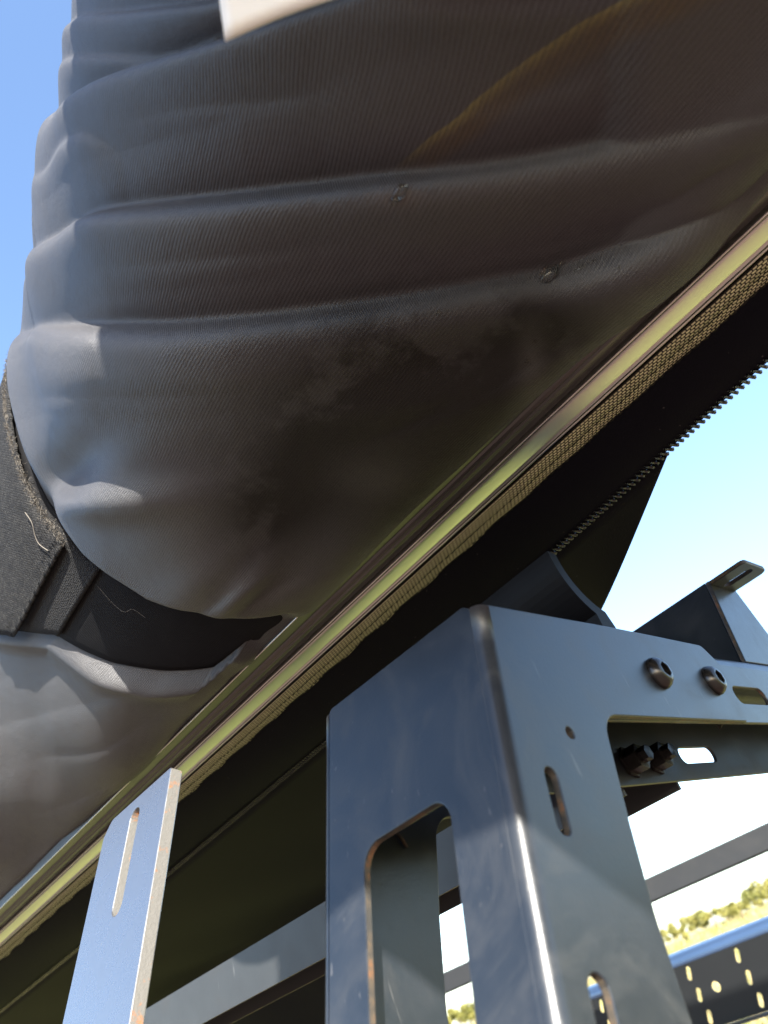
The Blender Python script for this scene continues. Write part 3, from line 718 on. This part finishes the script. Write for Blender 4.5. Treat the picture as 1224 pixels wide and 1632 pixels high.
flat = np.stack([qx, qy], -1).reshape(-1, 2); vmask = np.broadcast_to(vis, qx.shape).reshape(-1)
def bag_at(x, y):
    d = (flat[:, 0] - x) ** 2 + (flat[:, 1] - y) ** 2 + np.where(vmask, 0, 1e9)
    # nearest to the viewer among the close ones
    i = int(np.argmin(d)); iu, iv = divmod(i, nv)
    e1 = BAG[min(iu + 2, nu - 1), iv] - BAG[max(iu - 2, 0), iv]; e2 = BAG[iu, min(iv + 2, nv - 1)] - BAG[iu, max(iv - 2, 0)]
    nn = np.cross(e1, e2); nn /= np.linalg.norm(nn) + 1e-12
    p = BAG[iu, iv]
    if nn @ p > 0: nn = -nn
    return Vector(p), Vector(nn)
# drops of water caught on the folds
for (x, y, rx, ry) in ((640, 306, 0.0042, 0.0022), (630, 318, 0.0022, 0.0016), (873, 437, 0.0052, 0.0036), (893, 420, 0.0022, 0.0014), (928, 427, 0.0036, 0.0010), (945, 418, 0.0020, 0.0009), (700, 497, 0.0011, 0.0011), (466, 742, 0.0010, 0.0006), (985, 425, 0.0009, 0.0009), (852, 545, 0.0014, 0.0008), (842, 575, 0.0012, 0.0010)):
    p, nn = bag_at(x, y)
    t1 = Vector((0.3, -0.9, 0.1)); t1 = (t1 - nn * t1.dot(nn)).normalized(); t2 = nn.cross(t1)
    V = []; nl, nm = 12, 6
    for i in range(nm + 1):
        a = math.pi / 2 * i / nm
        for k in range(nl):
            b = 2 * math.pi * k / nl; q = 1 + 0.14 * math.sin(2 * b + x)
            V.append(p + t1 * (rx * q * math.cos(a) * math.cos(b)) + t2 * (ry * q * math.cos(a) * math.sin(b)) + nn * (min(rx, ry) * 0.75 * math.sin(a) - 0.0003))
    Fd = [(i * nl + k, i * nl + (k + 1) % nl, (i + 1) * nl + (k + 1) % nl, (i + 1) * nl + k) for i in range(nm) for k in range(nl)]
    mesh_obj('water_drop', [tuple(v) for v in V], Fd + [tuple(reversed(range(nl)))], 'water', bag)

# white tag sewn to the bag
p, nn = bag_at(420, 40)
c3 = [Vector(ray(*q)) * s_ for q, s_ in (((358, 62), 0.205), ((545, -10), 0.205), ((505, -190), 0.21), ((330, -160), 0.21))]
V = []
nt_ = 10
for i in range(nt_ + 1):
    for j in range(nt_ + 1):
        a, b = i / nt_, j / nt_
        q = c3[0] * (1 - a) * (1 - b) + c3[1] * a * (1 - b) + c3[2] * a * b + c3[3] * (1 - a) * b
        V.append(q + Vector((0, 0, 1)) * 0.0015 * math.sin(3 * a + 2 * b))
tg = mesh_obj('tag', [tuple(v) for v in V], [tuple(f) for f in grid_faces(nt_ + 1, nt_ + 1).tolist()], 'white_tag', bag)
m = tg.modifiers.new('thick', 'SOLIDIFY'); m.thickness = 0.0012
tg['label'] = 'white tag hanging on the bag fabric'

# mounting rail: profile in (X offset from the bright bead, Z)
def shear(prof, y):
    q = prof.copy(); q[:, 0] += 0.2945 + 0.025 * y; return q
RY = np.linspace(-0.7, 2.25, 60)
zb = 0.2140
plate_prof = [(-0.0278, zb + 0.006), (-0.0278, zb + 0.0004), (-0.0274, zb), (-0.0266, zb), (-0.0180, zb + 0.0006), (-0.0170, zb - 0.0004), (-0.0155, zb - 0.0010), (-0.0140, zb - 0.0004), (-0.0130, zb - 0.0012), (-0.0112, zb - 0.0013), (-0.0095, zb - 0.0004), (-0.0085, zb + 0.001),
              (-0.0030, zb + 0.0016), (-0.0022, zb + 0.004), (0.0170, zb + 0.004), (0.0180, zb + 0.0010), (0.0210, zb + 0.0010), (0.0210, zb + 0.006)]
rl = sweep('mounting_rail', plate_prof, RY, 'dark_rail_metal', aw, shear, smooth=False)
bead = [(-0.0016, zb + 0.003)] + [(-0.0012, zb - 0.0012), (-0.0006, zb - 0.0016), (0.0, zb - 0.0012), (0.0004, zb - 0.0004)]
for k in range(0, 13):
    a = math.pi * (k / 12); bead.append((0.0065 - 0.0058 * math.cos(a), zb - 0.0004 - 0.0003 * math.sin(a)))
bead += [(0.0128, zb - 0.0006), (0.0134, zb - 0.0012), (0.0139, zb - 0.0006), (0.0142, zb + 0.003)]
bd = sweep('bright_bead', bead, RY, 'aluminium_extrusion', rl, shear, smooth=True)
mo = bd.modifiers.new('edge', 'EDGE_SPLIT'); mo.split_angle = R(50)

def ridge(cx, r, zc):
    return sweep('rail_ridge', [(cx + r * math.cos(2 * math.pi * k / 8), zc + r * math.sin(2 * math.pi * k / 8)) for k in range(8)][::-1], RY, 'bright_ridge', rl, shear, smooth=True)
ridge(-0.0275, 0.00050, zb - 0.0002); ridge(-0.0026, 0.00060, zb - 0.0008); ridge(0.0156, 0.00060, zb - 0.0008)
# woven webbing with stitched, gently scalloped lower edge
YW = np.linspace(-0.3, 1.7, 900)
def scal(y): return 0.55 * (0.0006 * np.sin(y * 135 + 2.2 * np.sin(y * 23)) + 0.0006 * np.sin(y * 61) + 0.0004 * np.sin(y * 330 + 3 * np.sin(y * 41)))
PW = []; UVW = []
cols = np.linspace(0, 1, 9)
for c in cols:
    for y in YW:
        off = 0.0195 + c * (0.0215 + scal(y) * (0.4 + 0.6 * c))
        PW.append((0.2945 + 0.025 * y + off, y, zb - 0.0006 + 0.0012 * c - 0.0006 * math.sin(math.pi * c) + 0.0004 * c * math.sin(y * 150))); UVW.append((y, c * 0.0205))
wb = mesh_obj('webbing', PW, grid_faces(9, len(YW))[:, ::-1], 'woven_webbing', aw, True, UVW)
mo = wb.modifiers.new('thick', 'SOLIDIFY'); mo.thickness = 0.0012; mo.offset = -1
for c, zoff in ((0.34, -0.0010), (0.72, -0.0008)):
    V = []; faces = []
    ys_ = np.arange(-0.2, 1.3, 0.0052)
    for y in ys_:
        off0 = 0.2945 + 0.025 * y + 0.0195 + c * (0.0215 + scal(y) * (0.4 + 0.6 * c)); b = len(V); zc = zb + 0.0012 * c - 0.0012 - 0.0006 * math.sin(math.pi * c) + zoff + 0.0004 + 0.0004 * c * math.sin(y * 150)
        for (u_, w_, h_) in ((0, -0.0005, 0.0002), (0, 0.0005, 0.0002), (0.0022, -0.0008, -0.0003), (0.0022, 0.0008, -0.0003), (0.0046, -0.0005, 0.0002), (0.0046, 0.0005, 0.0002)): V.append((off0 + w_ + 0.025 * u_, y + u_, zc + h_))
        faces += [(b, b + 2, b + 3, b + 1), (b + 2, b + 4, b + 5, b + 3)]
    tag(mesh_obj('stitching', V, faces, 'stitch_thread', wb, False), kind='stuff')

# zipper tape from under the webbing to the teeth, then the inner flap beyond
ZIPY = [-0.4, -0.05, 0.025, 0.17, 0.42, 0.90, 1.3, 2.2]; ZIPX = [0.350, 0.3555, 0.359, 0.378, 0.391, 0.417, 0.432, 0.46]
zx = lambda y: np.interp(y, ZIPY, ZIPX) 
ZZ = 0.2000
YT = np.linspace(-0.35, 2.1, 500); V = []; UVt = []
zs_ = np.array([zx(y) for y in YT]); zs_ = np.convolve(np.pad(zs_, 15, mode='edge'), np.ones(31) / 31, 'valid')
zline = lambda y: np.interp(y, YT, zs_)
cl = np.linspace(0, 1, 9)
for c in cl:
    for i, y in enumerate(YT):
        x0 = 0.2945 + 0.025 * y + 0.034; x1 = zs_[i] + 0.0003
        V.append((x0 + (x1 - x0) * c, y, (zb + 0.0022) * (1 - c) + ZZ * c - 0.003 * math.sin(math.pi * c) * (0.6 + 0.4 * math.sin(y * 17)))); UVt.append((y, c * 0.04))
zt = mesh_obj('zipper_tape', V, grid_faces(9, len(YT))[:, ::-1], 'black_zipper_tape', aw, True, UVt)
mo = zt.modifiers.new('thick', 'SOLIDIFY'); mo.thickness = 0.0009; mo.offset = 0
# a tooth: a bent rounded bar, hooked down at its free end
tm = None
def tooth_mesh():
    path = [(-0.0030, 0, 0.0), (0.0004, 0, -0.0006), (0.0022, 0, -0.0008), (0.0029, 0, -0.0002)]; rr = [0.0008, 0.0010, 0.0011, 0.0007]
    V = []; n_ = 6
    for (p, r) in zip(path, rr):
        for k in range(n_):
            a = 2 * math.pi * k / n_; V.append((p[0], p[1] + r * math.cos(a), p[2] + r * math.sin(a)))
    Fc = [(i * n_ + k, i * n_ + (k + 1) % n_, (i + 1) * n_ + (k + 1) % n_, (i + 1) * n_ + k) for i in range(3) for k in range(n_)]
    Fc.append(tuple(range(n_))); Fc.append(tuple(3 * n_ + k for k in reversed(range(n_))))
    me = bpy.data.meshes.new('zipper_tooth'); me.from_pydata(V, [], Fc); me.update()
    me.polygons.foreach_set('use_smooth', [True] * len(me.polygons)); me.materials.append(MATS['black_zipper_plastic']); return me, np.array(V), Fc
tm, tV, tF = tooth_mesh()
PITCH = 0.00345
ty = np.arange(-0.03, 1.9, PITCH); V = []; Fs = []
for i, y in enumerate(ty):
    x = float(zline(y))
    if i < 270:
        o = bpy.data.objects.new('zipper_tooth', tm); C.objects.link(o); o.location = (x, y, ZZ - 0.0002); par(o, zt)
        o.rotation_euler = (0, 0, R(random.uniform(-4, 4)) - R(24))
    else:
        b = len(V)
        for v in tV: V.append((v[0] + x, v[1] + y, v[2] + ZZ - 0.0002))
        Fs += [tuple(b + k for k in f) for f in Fs[:0]] + [tuple(b + k for k in f) for f in tF]
tag(mesh_obj('zipper_teeth_far', V, Fs, 'black_zipper_plastic', zt), kind='stuff')
# inner flap: the other side of the cover, hanging inboard of the zipper, cut off on the skew
V = []; UVf = []; nc, ny = 40, 120
for i in range(nc + 1):
    c = i / nc
    for j in range(ny + 1):
        d = j / ny
        xo = 0.002 + 0.50 * c
        ys0 = 0.090 + 1.25 * min(0.22, max(0, xo - 0.002)) - 0.03 * c * (1 - c)
        y = ys0 + (2.0 - ys0) * d ** 1.5
        x = float(zline(y)) + xo
        z = ZZ + 0.0006 + 0.004 * c - 0.010 * math.sin(math.pi * min(1, c * 1.3)) * sstep(y, 0.3, 0.8) + 0.004 * math.sin(y * 21 + c * 5) * c - 0.15 * sstep(c, 0.55, 1.0) * sstep(y, 0.75, 1.05)
        V.append((x, y, z)); UVf.append((y, xo))
ff = mesh_obj('inner_flap', V, grid_faces(nc + 1, ny + 1)[:, ::-1], 'black_zipper_tape', aw, True, UVf)
mo = ff.modifiers.new('thick', 'SOLIDIFY'); mo.thickness = 0.002; mo.offset = 1

# ------------------------------------------------------------------ strap round the bag
st = empty('strap', (0.08, 0.24, 0.25))
tag(st, 'wide black strap cinched round the bag with grey velcro end', 'strap')
iu_end = int(np.argmin(np.abs(np.arange(nu) - (len(dense) + len(rest) * 0.35))))
idx = np.concatenate([np.arange(14, len(dense), 3), np.arange(len(dense), iu_end, 1)])
nw = 13
def on_bag(iu, y, lift):
    j = np.clip(np.interp(y, ysb, np.arange(nv)), 0, nv - 1); j0 = int(j); f = j - j0; j1 = min(j0 + 1, nv - 1)
    p = B[iu, j0] * (1 - f) + B[iu, j1] * f
    return np.array([p[0] + nor[iu, 0] * lift, y, p[2] + nor[iu, 1] * lift])
def strap_piece(name, ids, a0, a1, lift, mat, thick, edge=0.0, nw=13, tail=None):
    """piece of strap over section rows ids, between fractions a0..a1 of the strap's width"""
    V = []; UVs = []; L = 0; prev = None
    for q, iu in enumerate(ids):
        yu, yl = float(s_up(iu)), float(s_lo(iu))
        for k in range(nw):
            a = k / (nw - 1); e = edge * (math.sin(q * 1.7) + math.sin(q * 4.1 + 2) + RNG.normal(0, 0.6)) * (1 if k in (0, nw - 1) else 0.3)
            fr = a0 + (a1 - a0) * a
            y = yu + (yl - yu) * fr + e
            lf = lift(q / max(1, len(ids) - 1), a) if callable(lift) else lift
            V.append(on_bag(iu, y, lf + 0.0008 * math.sin(q * 0.13 + a * 2.0) - 0.0010 * (2 * a - 1) ** 4)); UVs.append((y, L))
        if prev is not None: L += float(np.linalg.norm(sec[iu] - sec[prev]))
        prev = iu
    o = mesh_obj(name, V, grid_faces(len(ids), nw), mat, st, True, UVs)
    mo = o.modifiers.new('thick', 'SOLIDIFY'); mo.thickness = thick; mo.offset = 0
    return o
strap_piece('band', idx, 0.0, 1.0, -0.0005, 'black_strap_webbing', 0.0016)
I_LOOP = hit(85, 918)[0]
hk = strap_piece('hook_patch', np.arange(hit(122, 972)[0], hit(122, 972)[0] + 60, 2), 0.03, 0.97, 0.0018, 'black_velcro_hook', 0.0016, 0.0003)
lp = strap_piece('loop_end', np.arange(I_LOOP, len(dense), 2), 0.04, 1.02, lambda q, a: 0.0036 + 0.0022 * (1 - q) ** 6, 'grey_velcro_loop', 0.0014, 0.0005)
lp['label'] = 'frayed grey velcro strap end in sunlight'
# fuzzy frayed edge and loose threads
frV = []
for q in range(1500):
    iu = int(RNG.integers(I_LOOP, I_LOOP + 110)); y = float(s_up(iu)) + 0.06 * 0.04 + RNG.normal(0, 0.0022)
    p0 = on_bag(iu, y, 0.0055 + RNG.uniform(0, 0.0012)); d_ = RNG.normal(0, 1, 3); d_ /= np.linalg.norm(d_); w_ = np.cross(d_, (0.3, 0.5, 0.8)) * 0.00016
    e_ = p0 + d_ * RNG.uniform(0.001, 0.0026); frV += [p0 - w_, p0 + w_, e_]
tag(mesh_obj('frayed_fibres', frV, np.arange(len(frV)).reshape(-1, 3), 'pale_thread', lp, False), kind='stuff')
def thread(name, pts, r):
    Q = [Vector(at_bag(*q)) for q in pts]
    Q = catmull(np.array([tuple(q) for q in Q]), 6, False); return tube(name, [tuple(q) for q in Q], r, 'pale_thread', st, 5)
def at_bag(x, y, lift=0.0075):
    d = (bqx - x) ** 2 + (bqy - y) ** 2 + np.where(np.arange(nu) < 300, 0, 1e9)[:, None]; iu, iv = divmod(int(np.argmin(d)), nv); return on_bag(iu, ysb[iv], lift)
thread('loose_thread', [(58, 815), (68, 830), (72, 850), (80, 864), (92, 872)], 0.00028)
thread('loose_thread', [(160, 930, 0.003), (180, 955, 0.0025), (200, 970, 0.003), (215, 968, 0.002), (235, 980, 0.0025)], 0.00012)
# stitched rows near the loop end
for fr_ in (0.02, 0.06):
    iu = I_LOOP + 2 + int(fr_ * 150); V = []; Fs = []
    for k in range(26):
        a = 0.06 + 0.9 * k / 26; y = float(s_up(iu)) + (float(s_lo(iu)) - float(s_up(iu))) * a
        p0 = on_bag(iu, y, 0.0072 - 6 * fr_ * 0.004); p1 = on_bag(iu + 2, y + 0.0011, 0.0072 - 6 * fr_ * 0.004); b = len(V)
        V += [p0 + (0.0003, 0, 0), p0 - (0.0003, 0, 0), p1 - (0.0003, 0, 0), p1 + (0.0003, 0, 0)]; Fs.append((b, b + 1, b + 2, b + 3))
    tag(mesh_obj('stitching', V, Fs, 'grey_velcro_loop', lp, False), kind='stuff')

# ------------------------------------------------------------------ unseen tray added under the rack to darken and warm the bounce light
tr = empty('added_tray', (0.65, 0.3, GZ))
tag(tr, 'dark flat truck tray added out of view under the rack', 'truck tray')
TZ = -0.55
def box(name, x0, x1, y0, y1, z0, z1, mat, parent):
    V = [(x, y, z) for x in (x0, x1) for y in (y0, y1) for z in (z0, z1)]
    o = mesh_obj(name, V, [(0, 1, 3, 2), (4, 6, 7, 5), (0, 4, 5, 1), (2, 3, 7, 6), (0, 2, 6, 4), (1, 5, 7, 3)], mat, parent, False)
    m = o.modifiers.new('bevel', 'BEVEL'); m.width = min(0.006, (x1 - x0) * 0.2, (z1 - z0) * 0.2); m.segments = 2
    return o
for k in range(11): box('added_deck_plank', -0.03 + k * 0.1227, -0.03 + k * 0.1227 + 0.1205, -1.0, 1.6, TZ - 0.03, TZ, 'tray_deck', tr)
for x in (0.25, 0.95): box('added_chassis_rail', x, x + 0.08, -1.0, 1.7, TZ - 0.19, TZ - 0.032, 'far_rail_shade', tr)
box('added_axle', 0.10, 1.18, 0.28, 0.36, GZ + 0.34, GZ + 0.42, 'far_rail_shade', tr)
for x in (0.25, 0.95): box('added_spring_hanger', x + 0.01, x + 0.07, 0.27, 0.37, GZ + 0.42, TZ - 0.19, 'far_rail_shade', tr)
for wx in (0.09, 1.19):
    lathe('added_wheel', [(0.0, -0.1), (0.22, -0.1), (0.25, -0.11), (0.36, -0.11), (0.38, -0.08), (0.38, 0.08), (0.36, 0.11), (0.25, 0.11), (0.0, 0.1)], (wx, 0.32, GZ + 0.38), (1, 0, 0), 'black_rubber', tr, 28)
for x in (0.25, 0.95): box('added_jockey_leg', x + 0.015, x + 0.065, -0.95, -0.89, GZ, TZ - 0.19, 'far_rail_shade', tr)
